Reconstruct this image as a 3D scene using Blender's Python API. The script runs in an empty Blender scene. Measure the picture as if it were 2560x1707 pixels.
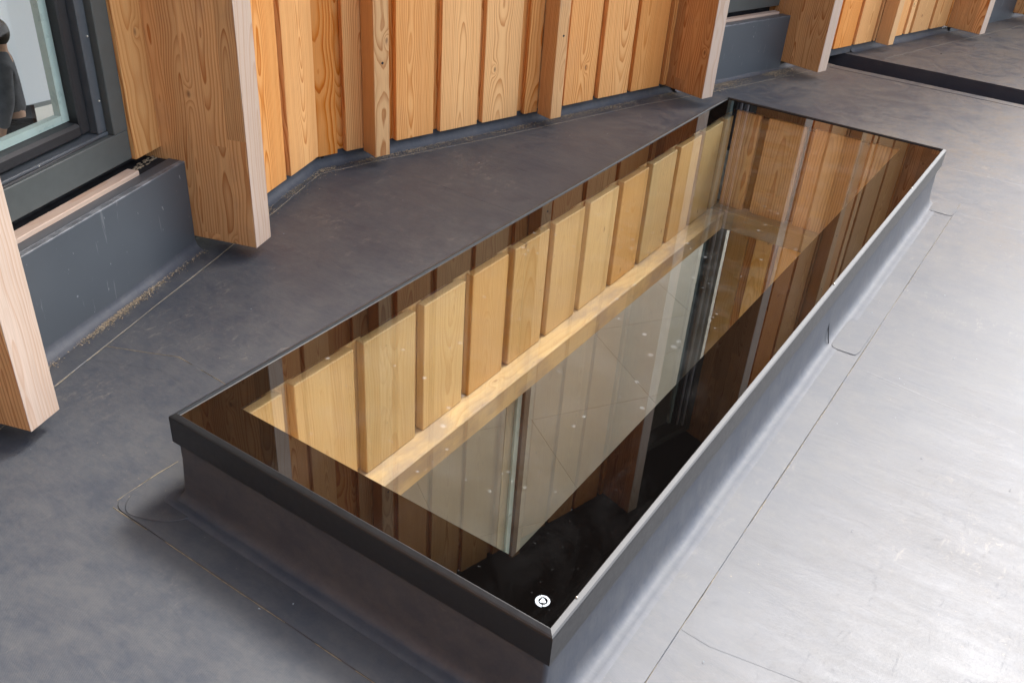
import bpy, bmesh, math, random
from mathutils import Vector, Matrix, noise as mnoise

scene = bpy.context.scene
C = scene.collection
random.seed(7)

# ------------------------------------------------------------------ camera
cam_d = bpy.data.cameras.new('camera')
cam_d.sensor_width = 36.0
cam_d.lens = 36.0 * 2255.64 / 2560.0
cam_d.clip_start = 0.02
cam_d.clip_end = 2000
cam = bpy.data.objects.new('camera', cam_d)
C.objects.link(cam)
right = Vector((0.827016, 0.558586, 0.063449))
down = Vector((0.345136, -0.415393, -0.841624))
fwd = Vector((-0.443763, 0.717935, -0.536325))
M = Matrix((right, -down, -fwd)).transposed().to_4x4()
M.translation = Vector((1.451728, -0.935904, 1.245839))
cam.matrix_world = M
scene.camera = cam

# ------------------------------------------------------------------ world, sun, exposure
SUN_AZ = math.radians(9)      # from +y towards +x
SUN_EL = math.radians(54)
world = bpy.data.worlds.new('World')
scene.world = world
world.use_nodes = True
wn = world.node_tree
wn.nodes.clear()
w_out = wn.nodes.new('ShaderNodeOutputWorld')
w_bg = wn.nodes.new('ShaderNodeBackground')
w_sky = wn.nodes.new('ShaderNodeTexSky')
w_sky.sky_type = 'NISHITA'
w_sky.sun_disc = False
w_sky.sun_elevation = SUN_EL
w_sky.sun_rotation = SUN_AZ
w_sky.dust_density = 4.0
w_sky.air_density = 1.0
w_sky.ozone_density = 1.0
w_bw = wn.nodes.new('ShaderNodeRGBToBW')
w_mix = wn.nodes.new('ShaderNodeMix')
w_mix.data_type = 'RGBA'
w_mix.inputs['Factor'].default_value = 0.5      # thin cloud takes most of the blue out
wn.links.new(w_sky.outputs[0], w_bw.inputs[0])
wn.links.new(w_sky.outputs[0], w_mix.inputs[6])
wn.links.new(w_bw.outputs[0], w_mix.inputs[7])
wn.links.new(w_mix.outputs[2], w_bg.inputs[0])
w_bg.inputs[1].default_value = 0.15
wn.links.new(w_bg.outputs[0], w_out.inputs[0])

sun_d = bpy.data.lights.new('sun', 'SUN')
sun_d.energy = 0.86
sun_d.angle = math.radians(12)
sun_d.color = (1.0, 0.985, 0.97)
sun = bpy.data.objects.new('sun', sun_d)
C.objects.link(sun)
sv = Vector((math.sin(SUN_AZ) * math.cos(SUN_EL), math.cos(SUN_AZ) * math.cos(SUN_EL), math.sin(SUN_EL)))
sun.rotation_euler = sv.to_track_quat('Z', 'Y').to_euler()
sun.location = (3, 6, 9)

scene.view_settings.view_transform = 'Standard'
scene.view_settings.look = 'None'
scene.view_settings.gamma = 1.0
scene.view_settings.use_curve_mapping = False
scene.view_settings.exposure = 2.25
scene.render.engine = 'CYCLES'
scene.cycles.use_denoising = True
scene.cycles.max_bounces = 10
scene.cycles.diffuse_bounces = 5
scene.cycles.glossy_bounces = 5
scene.cycles.transparent_max_bounces = 16
scene.cycles.caustics_reflective = False
scene.cycles.caustics_refractive = False

# ------------------------------------------------------------------ object helpers
def tag(o, label=None, cat=None, group=None, kind=None):
    if label: o['label'] = label
    if cat: o['category'] = cat
    if group: o['group'] = group
    if kind: o['kind'] = kind
    return o

def thing(name, label, cat, loc=(0, 0, 0), rz=0.0, group=None, kind=None):
    o = bpy.data.objects.new(name, None)
    o.empty_display_size = 0.05
    C.objects.link(o)
    o.location = loc
    o.rotation_euler = (0, 0, rz)
    return tag(o, label, cat, group, kind)

def link(name, me, parent=None, loc=(0, 0, 0), color=None, rz=0.0):
    o = bpy.data.objects.new(name, me)
    C.objects.link(o)
    if parent is not None: o.parent = parent
    o.location = loc
    o.rotation_euler = (0, 0, rz)
    if color: o.color = color
    return o

def mesh(name, verts, faces, mats, smooth=False, fmat=None):
    me = bpy.data.meshes.new(name)
    me.from_pydata([tuple(v) for v in verts], [], faces)
    for m in (mats if isinstance(mats, (list, tuple)) else [mats]): me.materials.append(m)
    if fmat:
        for p, k in zip(me.polygons, fmat): p.material_index = k
    if smooth:
        for p in me.polygons: p.use_smooth = True
    me.update()
    return me

def bm_box(bm, x0, x1, y0, y1, z0, z1, mat=0):
    vs = [bm.verts.new(p) for p in ((x0,y0,z0),(x1,y0,z0),(x1,y1,z0),(x0,y1,z0),(x0,y0,z1),(x1,y0,z1),(x1,y1,z1),(x0,y1,z1))]
    fs = []
    for f in ((0,3,2,1),(4,5,6,7),(0,1,5,4),(1,2,6,5),(2,3,7,6),(3,0,4,7)):
        face = bm.faces.new([vs[i] for i in f]); face.material_index = mat; fs.append(face)
    return vs, fs

def bm_mesh(name, bm, mats, smooth=False):
    me = bpy.data.meshes.new(name)
    bm.normal_update()
    bm.to_mesh(me); bm.free()
    for m in (mats if isinstance(mats, (list, tuple)) else [mats]): me.materials.append(m)
    if smooth:
        for p in me.polygons: p.use_smooth = True
    return me

def box_mesh(name, x0, x1, y0, y1, z0, z1, mats, bevel=0.0, front=None):
    """front: material index for the face looking towards -y"""
    bm = bmesh.new()
    vs, fs = bm_box(bm, x0, x1, y0, y1, z0, z1)
    if front is not None: fs[2].material_index = front
    if bevel > 0:
        bmesh.ops.bevel(bm, geom=bm.edges[:], offset=bevel, segments=1, affect='EDGES')
    return bm_mesh(name, bm, mats)

def prism(name, poly, z0, z1, mats):
    n = len(poly)
    v = [(x, y, z0) for x, y in poly] + [(x, y, z1) for x, y in poly]
    f = [tuple(range(n))[::-1], tuple(range(n, 2*n))] + [(i, (i+1) % n, n+(i+1) % n, n+i) for i in range(n)]
    return mesh(name, v, f, mats)

# ------------------------------------------------------------------ node helpers
class NT:
    def __init__(s, name):
        s.m = bpy.data.materials.new(name); s.m.use_nodes = True
        s.t = s.m.node_tree; s.t.nodes.clear()
        s.out = s.t.nodes.new('ShaderNodeOutputMaterial')
    def n(s, typ, **kw):
        nd = s.t.nodes.new(typ)
        for k, v in kw.items(): setattr(nd, k, v)
        return nd
    def set(s, sock, v):
        if isinstance(v, bpy.types.NodeSocket): s.t.links.new(v, sock)
        elif v is not None: sock.default_value = v
    def math(s, op, a, b=None, c=None, clamp=False):
        nd = s.n('ShaderNodeMath', operation=op); nd.use_clamp = clamp
        s.set(nd.inputs[0], a); s.set(nd.inputs[1], b)
        if c is not None: s.set(nd.inputs[2], c)
        return nd.outputs[0]
    def vmul(s, v, k):
        nd = s.n('ShaderNodeVectorMath', operation='MULTIPLY'); s.set(nd.inputs[0], v); s.set(nd.inputs[1], k); return nd.outputs[0]
    def vadd(s, v, k):
        nd = s.n('ShaderNodeVectorMath', operation='ADD'); s.set(nd.inputs[0], v); s.set(nd.inputs[1], k); return nd.outputs[0]
    def noise(s, v, scale=1.0, detail=2.0, rough=0.5, dist=0.0):
        nd = s.n('ShaderNodeTexNoise'); s.set(nd.inputs['Vector'], v)
        nd.inputs['Scale'].default_value = scale; nd.inputs['Detail'].default_value = detail
        nd.inputs['Roughness'].default_value = rough; nd.inputs['Distortion'].default_value = dist
        return nd.outputs['Fac']
    def white(s, w):
        nd = s.n('ShaderNodeTexWhiteNoise', noise_dimensions='1D'); s.set(nd.inputs['W'], w); return nd.outputs['Value']
    def ramp(s, fac, stops, interp='LINEAR'):
        nd = s.n('ShaderNodeValToRGB'); nd.color_ramp.interpolation = interp
        el = nd.color_ramp.elements
        while len(el) < len(stops): el.new(0.5)
        for e, (p, c) in zip(el, stops):
            e.position = p; e.color = c if len(c) == 4 else (*c, 1)
        s.set(nd.inputs[0], fac); return nd.outputs[0]
    def rampf(s, fac, stops):
        return s.ramp(fac, [(p, (v, v, v)) for p, v in stops])
    def mix(s, fac, a, b, blend='MIX'):
        nd = s.n('ShaderNodeMix', data_type='RGBA', blend_type=blend)
        s.set(nd.inputs['Factor'], fac)
        for sock, v in ((nd.inputs[6], a), (nd.inputs[7], b)):
            if isinstance(v, tuple) and len(v) == 3: v = (*v, 1)
            s.set(sock, v)
        return nd.outputs[2]
    def bump(s, h, strength=0.3, dist=0.001, normal=None):
        nd = s.n('ShaderNodeBump'); nd.inputs['Strength'].default_value = strength
        nd.inputs['Distance'].default_value = dist; s.set(nd.inputs['Height'], h)
        if normal is not None: s.set(nd.inputs['Normal'], normal)
        return nd.outputs[0]
    def bsdf(s, **kw):
        nd = s.n('ShaderNodeBsdfPrincipled')
        for k, v in kw.items():
            if isinstance(v, tuple) and len(v) == 3 and k in ('Base_Color',): v = (*v, 1)
            s.set(nd.inputs[k.replace('_', ' ')], v)
        s.t.links.new(nd.outputs[0], s.out.inputs[0])
        return nd

def simple(name, col, rough=0.5, metal=0.0, spec=0.5, nscale=30, namp=0.15, bump=0.0):
    t = NT(name)
    co = t.n('ShaderNodeTexCoord').outputs['Object']
    nz = t.noise(co, nscale, 4, 0.6)
    k = t.rampf(nz, [(0.3, 1 - namp), (0.7, 1 + namp)])
    c = t.mix(1.0, (*col, 1), k, 'MULTIPLY')
    b = t.bsdf(Base_Color=c, Roughness=t.math('ADD', t.math('MULTIPLY', nz, 0.2), rough - 0.1), Metallic=metal)
    b.inputs['Specular IOR Level'].default_value = spec
    if bump: t.set(b.inputs['Normal'], t.bump(nz, bump, 0.002))
    return t.m

# ------------------------------------------------------------------ wood
def wood(name, early, late, spacing=0.0085, contrast=1.0, lamella=0.0, knots=0.5, grey=0.1, rough=0.6, blocks=0.0, gth=0.56):
    """growth rings cut by the plank; object colour R = seed, G = tone, B = hue"""
    t = NT(name)
    co = t.n('ShaderNodeTexCoord').outputs['Object']
    oi = t.n('ShaderNodeObjectInfo')
    sc = t.n('ShaderNodeSeparateColor'); t.set(sc.inputs[0], oi.outputs['Color'])
    seed, tone, hue = sc.outputs[0], sc.outputs[1], sc.outputs[2]
    sx = t.n('ShaderNodeSeparateXYZ'); t.set(sx.inputs[0], co)
    x, y, z = sx.outputs
    if lamella:
        li = t.math('FLOOR', t.math('DIVIDE', t.math('ADD', y, 0.003), lamella))
        yl = t.math('SUBTRACT', t.math('SUBTRACT', y, t.math('MULTIPLY', li, lamella)), lamella * 0.5)
        x, y = yl, x
        lr = t.white(t.math('MULTIPLY_ADD', seed, 91.0, li))
        if blocks:
            zi = t.math('FLOOR', t.math('ADD', t.math('DIVIDE', z, blocks), t.math('MULTIPLY', lr, 9.0)))
            lr = t.white(t.math('ADD', t.math('MULTIPLY', zi, 3.7), t.math('MULTIPLY', lr, 57.0)))
        seed = lr
    r1 = t.white(t.math('MULTIPLY', seed, 113.1)); r2 = t.white(t.math('ADD', t.math('MULTIPLY', seed, 71.3), 5.1))
    r3 = t.white(t.math('ADD', t.math('MULTIPLY', seed, 37.9), 9.7))
    off = t.n('ShaderNodeCombineXYZ'); t.set(off.inputs[0], t.math('MULTIPLY', r1, 40.0)); t.set(off.inputs[1], t.math('MULTIPLY', r2, 40.0)); t.set(off.inputs[2], t.math('MULTIPLY', r3, 40.0))
    oc = t.vadd(co, off.outputs[0])
    lz = t.vmul(oc, (0.0, 0.0, 1.0)); lz = t.vadd(lz, t.vmul(off.outputs[0], (1.0, 1.0, 0.0)))
    wob1 = t.math('SUBTRACT', t.noise(lz, 1.3, 2, 0.5), 0.5)
    wob2 = t.math('SUBTRACT', t.noise(t.vadd(lz, (7.3, 1.1, 3.0)), 1.1, 3, 0.5), 0.5)
    cx = t.math('ADD', t.math('MULTIPLY', t.math('SUBTRACT', r2, 0.5), 0.09), t.math('MULTIPLY', wob1, 0.08))
    cy = t.math('ADD', t.math('ADD', t.math('MULTIPLY', r3, 0.05), 0.018), t.math('MULTIPLY', wob2, 0.17))
    cy = t.math('ADD', cy, t.math('MULTIPLY', z, t.math('MULTIPLY', t.math('SUBTRACT', r1, 0.5), 0.03)))
    dx = t.math('SUBTRACT', x, cx)
    dy = t.math('ADD', y, cy)
    # knots
    zz = t.math('ADD', t.math('DIVIDE', z, 0.62), t.math('MULTIPLY', r1, 5.0))
    cell = t.math('FLOOR', zz)
    lzk = t.math('MULTIPLY', t.math('SUBTRACT', t.math('FRACT', zz), t.math('MULTIPLY_ADD', t.white(t.math('ADD', cell, t.math('MULTIPLY', r3, 17.0))), 0.5, 0.25)), 0.62)
    kr = t.white(t.math('ADD', t.math('MULTIPLY', cell, 5.3), t.math('MULTIPLY', r2, 33.0)))
    kx = t.math('MULTIPLY', t.math('SUBTRACT', kr, 0.5), 0.16)
    has = t.math('LESS_THAN', t.white(t.math('ADD', t.math('MULTIPLY', kr, 77.0), 3.3)), knots)
    kdx = t.math('SUBTRACT', x, kx)
    kd = t.math('SQRT', t.math('ADD', t.math('POWER', kdx, 2.0), t.math('POWER', t.math('MULTIPLY', lzk, 0.5), 2.0)))
    inf = t.math('MULTIPLY', t.math('EXPONENT', t.math('MULTIPLY', t.math('POWER', t.math('DIVIDE', kd, 0.017), 2.0), -1.0)), has)
    rr = t.math('SQRT', t.math('ADD', t.math('POWER', dx, 2.0), t.math('POWER', dy, 2.0)))
    rr = t.math('ADD', rr, t.math('MULTIPLY', inf, 0.022))
    rr = t.math('ADD', rr, t.math('MULTIPLY', t.noise(t.vmul(oc, (1.0, 1.0, 0.14)), 15, 3, 0.5), 0.012))
    rr = t.math('ADD', rr, t.math('MULTIPLY', t.noise(t.vmul(oc, (1.0, 1.0, 0.15)), 70, 2, 0.5), 0.0012))
    sp = t.math('MULTIPLY_ADD', r1, spacing * 0.5, spacing * 0.62)
    ph = t.math('DIVIDE', rr, sp)
    saw = t.math('FRACT', ph)
    ringr = t.white(t.math('ADD', t.math('FLOOR', ph), t.math('MULTIPLY', r2, 11.0)))
    lt = t.rampf(saw, [(0.0, 0.0), (0.38, 0.05), (0.7, 0.5), (0.93, 1.0), (1.0, 0.15)])
    lt = t.math('MULTIPLY', lt, t.math('MULTIPLY_ADD', ringr, 0.65, 0.4 * contrast), clamp=True)
    fib = t.noise(t.vmul(oc, (1.0, 1.0, 0.02)), 420, 3, 0.6)
    big = t.noise(t.vmul(oc, (1.0, 1.0, 0.25)), 6, 3, 0.6)
    e2 = t.mix(big, (early[0] * 0.93, early[1] * 0.88, early[2] * 0.8), (early[0] * 1.06, early[1] * 1.1, early[2] * 1.15))
    c = t.mix(lt, e2, (*late, 1))
    # per-board hue: towards pale straw or towards red-orange
    hs = t.n('ShaderNodeHueSaturation'); t.set(hs.inputs['Color'], c)
    t.set(hs.inputs['Hue'], t.math('MULTIPLY_ADD', t.math('SUBTRACT', hue, 0.5), 0.03, 0.5))
    t.set(hs.inputs['Saturation'], t.math('MULTIPLY_ADD', t.math('SUBTRACT', hue, 0.5), -0.35, 1.0))
    if lamella: t.set(hs.inputs['Value'], t.math('MULTIPLY', t.math('MULTIPLY_ADD', r1, 0.3, 0.83), t.math('MULTIPLY', tone, 2.0)))
    else: t.set(hs.inputs['Value'], t.math('MULTIPLY', tone, 2.0))
    c = hs.outputs[0]
    c = t.mix(1.0, c, t.rampf(fib, [(0.3, 0.9), (0.7, 1.08)]), 'MULTIPLY')
    # weather marks and greying
    gr = t.math('MULTIPLY', t.rampf(t.noise(t.vmul(oc, (1, 1, 0.5)), 9, 4, 0.65), [(gth, 0.0), (gth + 0.2, 1.0)]), grey)
    c = t.mix(gr, c, (0.22, 0.17, 0.13))
    core = t.math('MULTIPLY', t.rampf(kd, [(0.0025, 1.0), (0.0065, 0.0)]), has)
    c = t.mix(t.math('MULTIPLY', core, 0.8), c, (0.13, 0.06, 0.03))
    b = t.bsdf(Base_Color=c, Roughness=t.math('MULTIPLY_ADD', lt, -0.1, rough))
    b.inputs['Specular IOR Level'].default_value = 0.35
    t.set(b.inputs['Normal'], t.bump(t.math('ADD', t.math('MULTIPLY', lt, 0.6), fib), 0.25, 0.0006))
    return t.m

W_BOARD = wood('larch_board', (0.76, 0.40, 0.148), (0.51, 0.175, 0.032), knots=0.35, contrast=1.5, spacing=0.0105)
W_POST = wood('larch_glulam', (0.68, 0.39, 0.175), (0.41, 0.155, 0.045), lamella=0.068, knots=0.4, blocks=1.7, grey=0.3, spacing=0.0105, contrast=1.4)
W_PALE = wood('planed_larch', (0.50, 0.385, 0.305), (0.38, 0.21, 0.115), knots=0.2, grey=0.02, spacing=0.012, contrast=0.0)
W_BATTEN = wood('larch_batten', (0.64, 0.37, 0.165), (0.40, 0.165, 0.05), knots=0.5, grey=0.2)
W_PINE = wood('spruce_board', (0.52, 0.34, 0.145), (0.41, 0.22, 0.07), knots=0.5, contrast=0.3, grey=0.05)
W_BEAM = wood('spruce_beam', (0.46, 0.335, 0.175), (0.34, 0.21, 0.095), knots=0.6, grey=0.75, gth=0.44, contrast=0.3)

# ------------------------------------------------------------------ other materials
def membrane_mat(name, dust=1.0, weave=True, base=(0.048, 0.054, 0.062), extra_rough=0.0):
    t = NT(name)
    co = t.n('ShaderNodeNewGeometry').outputs['Position']
    sx = t.n('ShaderNodeSeparateXYZ'); t.set(sx.inputs[0], co)
    n1 = t.noise(co, 1.4, 5, 0.6, 0.4)
    n2 = t.noise(t.vmul(co, (1.0, 1.0, 1.0)), 7.0, 12, 0.80, 0.15)
    n4 = t.noise(t.vadd(t.vmul(co, (0.75, 1.4, 1.0)), (3.0, 8.0, 0.0)), 26.0, 8, 0.75, 0.4)
    n3 = t.noise(co, 60, 4, 0.7)
    fine = t.noise(t.vmul(co, (1.0, 0.3, 1.0)), 260, 3, 0.7)
    # dusty film lies heavier towards the far, rarely washed end of the roof
    far = t.rampf(t.math('DIVIDE', t.math('ADD', sx.outputs[1], 1.0), 8.0), [(0.0, 0.12), (0.42, 0.22), (0.6, 1.05), (1.0, 1.5)])
    d = t.math('MULTIPLY', t.rampf(t.math('ADD', t.math('MULTIPLY_ADD', n1, 0.25, t.math('MULTIPLY', n2, 0.40)), t.math('MULTIPLY', n4, 0.35)), [(0.45, 0.08), (0.51, 0.55), (0.57, 1.0)]), far)
    d = t.math('MULTIPLY', d, t.rampf(n3, [(0.35, 0.55), (0.65, 1.0)]), clamp=True)
    d = t.math('MULTIPLY', d, 0.5 * dust)
    c = t.mix(t.rampf(t.math('MULTIPLY_ADD', n2, 0.6, t.math('MULTIPLY', n4, 0.4)), [(0.42, 0.0), (0.58, 1.0)]), (base[0]*0.80, base[1]*0.82, base[2]*0.90), (base[0]*1.18, base[1]*1.15, base[2]*1.13))
    c = t.mix(d, c, (0.24, 0.19, 0.14))
    specks = t.rampf(t.noise(co, 95, 3, 0.6), [(0.70, 0.0), (0.77, 1.0)])
    specks = t.math('MULTIPLY', specks, t.rampf(t.noise(co, 3.1, 2), [(0.5, 0.0), (0.62, 1.0)]))
    c = t.mix(t.math('MULTIPLY', specks, 0.55 * dust), c, (0.42, 0.32, 0.19))
    fs = t.math('MULTIPLY', t.rampf(t.noise(t.vmul(co, (1.0, 0.45, 1.0)), 42, 6, 0.78, 0.5), [(0.55, 0.0), (0.72, 1.0)]), t.rampf(t.noise(t.vadd(co, (4.0, 2.0, 0.0)), 2.3, 4, 0.6), [(0.50, 0.0), (0.66, 1.0)]))
    c = t.mix(t.math('MULTIPLY', fs, 0.42 * dust), c, (0.27, 0.235, 0.19))
    ro = t.math('ADD', t.math('MULTIPLY_ADD', n2, 0.18, 0.385), t.math('MULTIPLY', d, 0.30))
    ro = t.math('ADD', ro, t.math('MULTIPLY', t.math('SUBTRACT', fine, 0.5), 0.10))
    streak = t.noise(t.vmul(co, (0.7, 5.0, 1.0)), 3.2, 5, 0.62, 0.6)
    ro = t.math('ADD', ro, t.math('MULTIPLY', t.math('SUBTRACT', streak, 0.5), 0.16))
    scuff = t.rampf(t.noise(t.vmul(co, (2.2, 1.0, 1.0)), 12, 7, 0.75, 2.0), [(0.60, 0.0), (0.66, 1.0), (0.70, 0.0)])
    ro = t.math('ADD', ro, t.math('MULTIPLY', scuff, 0.10))
    ro = t.math('ADD', ro, extra_rough)
    b = t.bsdf(Base_Color=c, Roughness=ro)
    b.inputs['IOR'].default_value = 1.5
    t.set(b.inputs['Specular IOR Level'], t.math('MAXIMUM', t.math('MULTIPLY_ADD', d, -0.95, 0.5), 0.05))
    # gentle undulation of the sheet, its cloth-like emboss and creases
    nrm = t.bump(t.noise(co, 2.2, 2, 0.5, 0.2), 0.16, 0.012)
    if weave:
        a = t.math('MULTIPLY_ADD', sx.outputs[0], 0.35, sx.outputs[1])
        g1 = t.math('SINE', t.math('MULTIPLY', a, 2300.0)); g2 = t.math('SINE', t.math('MULTIPLY', sx.outputs[0], 1900.0))
        nrm = t.bump(t.math('ADD', g1, t.math('MULTIPLY', g2, 0.6)), 0.12, 0.0003, nrm)
    wr = t.noise(t.vmul(co, (1.0, 3.2, 1.0)), 9, 4, 0.55, 1.2)
    nrm = t.bump(wr, 0.14, 0.004, nrm)
    nrm = t.bump(t.noise(co, 180, 4, 0.7), 0.25, 0.0008, nrm)
    t.set(b.inputs['Normal'], nrm)
    return t.m

M_ROOF = membrane_mat('roof_membrane')
M_FLASH = membrane_mat('flashing_membrane', dust=0.5, weave=False, extra_rough=0.13, base=(0.058, 0.065, 0.076))
M_GUT = membrane_mat('gutter_membrane', dust=0.0, weave=False, base=(0.022, 0.023, 0.03))
M_ALU = simple('anthracite_aluminium', (0.007, 0.0076, 0.0088), 0.44, 0.0, 0.7, 60, 0.08)
M_FRAME = simple('grey_window_frame', (0.072, 0.080, 0.077), 0.42, 0.0, 0.5, 40, 0.08)
M_FRAME2 = simple('dark_grey_sash', (0.068, 0.077, 0.086), 0.35, 0.0, 0.5, 40, 0.1)
M_RUBBER = simple('black_gasket', (0.012, 0.012, 0.014), 0.5, 0.0, 0.5, 90, 0.4, 0.1)
M_DARK = simple('dark_bitumen', (0.02, 0.02, 0.022), 0.8, 0.0, 0.3, 25, 0.5, 0.4)
M_SOFFIT = simple('black_stained_soffit', (0.012, 0.011, 0.011), 0.8, 0.0, 0.2, 12, 0.3)
def panel_mat():
    t = NT('grey_coated_panel')
    co = t.n('ShaderNodeTexCoord').outputs['Object']
    nz = t.noise(co, 6, 4, 0.6)
    c = t.mix(nz, (0.062, 0.071, 0.080), (0.078, 0.088, 0.098))
    sp = t.rampf(t.noise(t.vmul(co, (1.0, 1.0, 0.55)), 75, 2, 0.4), [(0.745, 0.0), (0.78, 1.0)])
    sc = t.rampf(t.noise(t.vmul(co, (9.0, 1.0, 0.55)), 9, 3, 0.55, 0.8), [(0.685, 0.0), (0.70, 1.0)])
    c = t.mix(t.math('MULTIPLY', t.math('MAXIMUM', sp, t.math('MULTIPLY', sc, 0.35)), 0.7), c, (0.32, 0.33, 0.33))
    sx = t.n('ShaderNodeSeparateXYZ'); t.set(sx.inputs[0], co)
    rim = t.math('MULTIPLY', t.rampf(t.math('MULTIPLY', sx.outputs[2], 1.0), [(0.071, 0.0), (0.0745, 1.0)]), t.rampf(t.noise(co, 22, 3, 0.6), [(0.4, 0.15), (0.6, 1.0)]))
    c = t.mix(t.math('MULTIPLY', rim, 0.55), c, (0.30, 0.31, 0.32))
    b = t.bsdf(Base_Color=c, Roughness=t.math('MULTIPLY_ADD', nz, 0.15, 0.34))
    t.set(b.inputs['Normal'], t.bump(t.noise(co, 2.5, 2), 0.15, 0.01))
    return t.m
M_PANEL = panel_mat()
M_STEEL = simple('screw_steel', (0.6, 0.58, 0.52), 0.35, 1.0)
M_TEAL = simple('glass_edge', (0.38, 0.46, 0.435), 0.3, 0.0, 0.5, 20, 0.08)
M_BEIGE = simple('pale_floor', (0.32, 0.295, 0.235), 0.6, 0.0, 0.4, 3, 0.08)
M_GROUND = simple('ground', (0.20, 0.20, 0.17), 0.9, 0.0, 0.3, 0.3, 0.3)
M_BLIND = simple('white_blind', (0.72, 0.74, 0.78), 0.8, 0.0, 0.2, 4, 0.04)
M_WALL = simple('plaster', (0.78, 0.76, 0.70), 0.8, 0.0, 0.3, 3, 0.05)
M_TAN = simple('sawdust_line', (0.19, 0.16, 0.115), 0.9, 0.0, 0.2, 70, 0.35)
M_DIRT = simple('sawdust', (0.34, 0.27, 0.18), 0.9, 0.0, 0.2, 200, 0.4)
M_WHITE = simple('white_print', (0.33, 0.37, 0.40), 0.5, 0.0, 0.4, 400, 0.12)
M_SPACER = simple('pale_spacer', (0.42, 0.43, 0.46), 0.4, 0.0, 0.5, 30, 0.05)
M_SEAL = simple('sealant', (0.05, 0.055, 0.06), 0.35, 0.0, 0.5, 30, 0.3)

def glass_mat(name, ior, tint, spots=False):
    t = NT(name)
    fr = t.n('ShaderNodeFresnel'); fr.inputs['IOR'].default_value = ior
    tr = t.n('ShaderNodeBsdfTransparent'); tr.inputs[0].default_value = (*tint, 1)
    gl = t.n('ShaderNodeBsdfGlossy'); gl.inputs['Roughness'].default_value = 0.0
    geo = t.n('ShaderNodeNewGeometry')
    fac = t.math('MULTIPLY', fr.outputs[0], t.math('SUBTRACT', 1.0, geo.outputs['Backfacing']))
    mx = t.n('ShaderNodeMixShader'); t.set(mx.inputs[0], fac)
    t.t.links.new(tr.outputs[0], mx.inputs[1]); t.t.links.new(gl.outputs[0], mx.inputs[2])
    last = mx.outputs[0]
    if spots:
        co = t.n('ShaderNodeTexCoord').outputs['Object']
        vo = t.n('ShaderNodeTexVoronoi'); vo.inputs['Scale'].default_value = 34; vo.inputs['Randomness'].default_value = 1
        t.set(vo.inputs['Vector'], t.vadd(co, (0.3, 0.1, 0)))
        sc = t.n('ShaderNodeSeparateColor'); t.set(sc.inputs[0], vo.outputs['Color'])
        rad = t.math('MULTIPLY_ADD', t.math('POWER', sc.outputs[0], 3.0), 0.22, 0.06)
        dd = t.math('DIVIDE', vo.outputs['Distance'], rad)
        sp = t.rampf(dd, [(0.0, 1.0), (0.3, 0.75), (0.6, 0.4), (0.85, 0.5), (1.0, 0.0)])
        keep = t.math('LESS_THAN', sc.outputs[1], 0.6)
        sy = t.n('ShaderNodeSeparateXYZ'); t.set(sy.inputs[0], co)
        region = t.math('MULTIPLY', t.rampf(t.math('DIVIDE', sy.outputs[1], 3.0), [(0.1, 1.0), (0.55, 0.8), (0.75, 0.12)]), t.rampf(t.noise(co, 2.3, 2), [(0.36, 0.25), (0.52, 1.0)]))
        f = t.math('MULTIPLY', t.math('MULTIPLY', sp, keep), t.math('MULTIPLY', region, 0.15))
        f = t.math('ADD', f, t.math('MULTIPLY', t.rampf(t.noise(co, 7, 5, 0.7), [(0.45, 0), (0.8, 1)]), 0.02))
        df = t.n('ShaderNodeBsdfDiffuse'); df.inputs[0].default_value = (0.75, 0.78, 0.78, 1)
        m2 = t.n('ShaderNodeMixShader'); t.set(m2.inputs[0], f)
        t.t.links.new(last, m2.inputs[1]); t.t.links.new(df.outputs[0], m2.inputs[2])
        last = m2.outputs[0]
    t.t.links.new(last, t.out.inputs[0])
    return t.m
M_GLASS = glass_mat('skylight_glass', 2.35, (0.96, 0.97, 0.93), True)
M_PANE = glass_mat('window_glass', 1.6, (0.93, 0.96, 0.95))
M_LOW = glass_mat('lower_glass', 1.12, (0.95, 0.96, 0.94))

def frit_mat():
    t = NT('black_printed_border')
    co = t.n('ShaderNodeTexCoord').outputs['Object']
    dust = t.rampf(t.noise(co, 130, 2, 0.5), [(0.70, 0.0), (0.78, 1.0)])
    film = t.rampf(t.noise(t.vmul(co, (1, 0.4, 1)), 5, 6, 0.7, 1.0), [(0.5, 0.0), (0.8, 1.0)])
    c = t.mix(t.math('ADD', t.math('MULTIPLY', dust, 0.05), t.math('MULTIPLY', film, 0.012)), (0.0018, 0.0015, 0.0014), (0.5, 0.5, 0.5))
    b = t.bsdf(Base_Color=c, Roughness=0.015)
    b.inputs['IOR'].default_value = 1.95
    return t.m
M_FRIT = frit_mat()

# ------------------------------------------------------------------ plan
ROOF = -0.25
F1o = Vector((-0.4266, -0.1010)); F1d = Vector((-0.30536, 0.952237))      # window wall on the left
F2o = Vector((-1.00527, 1.865925)); F2d = Vector((0.281582, 0.959537))    # long clad wall
class Frame:
    def __init__(s, o, d):
        s.o, s.d = o, d; s.n = Vector((d.y, -d.x)); s.rz = math.atan2(d.y, d.x)
    def w(s, t, n): return s.o + s.d * t + s.n * n
F1 = Frame(F1o, F1d); F2 = Frame(F2o, F2d)
def meet(a, na, b, nb):
    pa, pb = a.w(0, na), b.w(0, nb)
    den = a.d.x * b.d.y - a.d.y * b.d.x
    r = pb - pa
    s = (r.x * b.d.y - r.y * b.d.x) / den
    return pa + a.d * s
WTOP = 3.2
SL, SW = 3.171, 1.0          # skylight length and width

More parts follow.
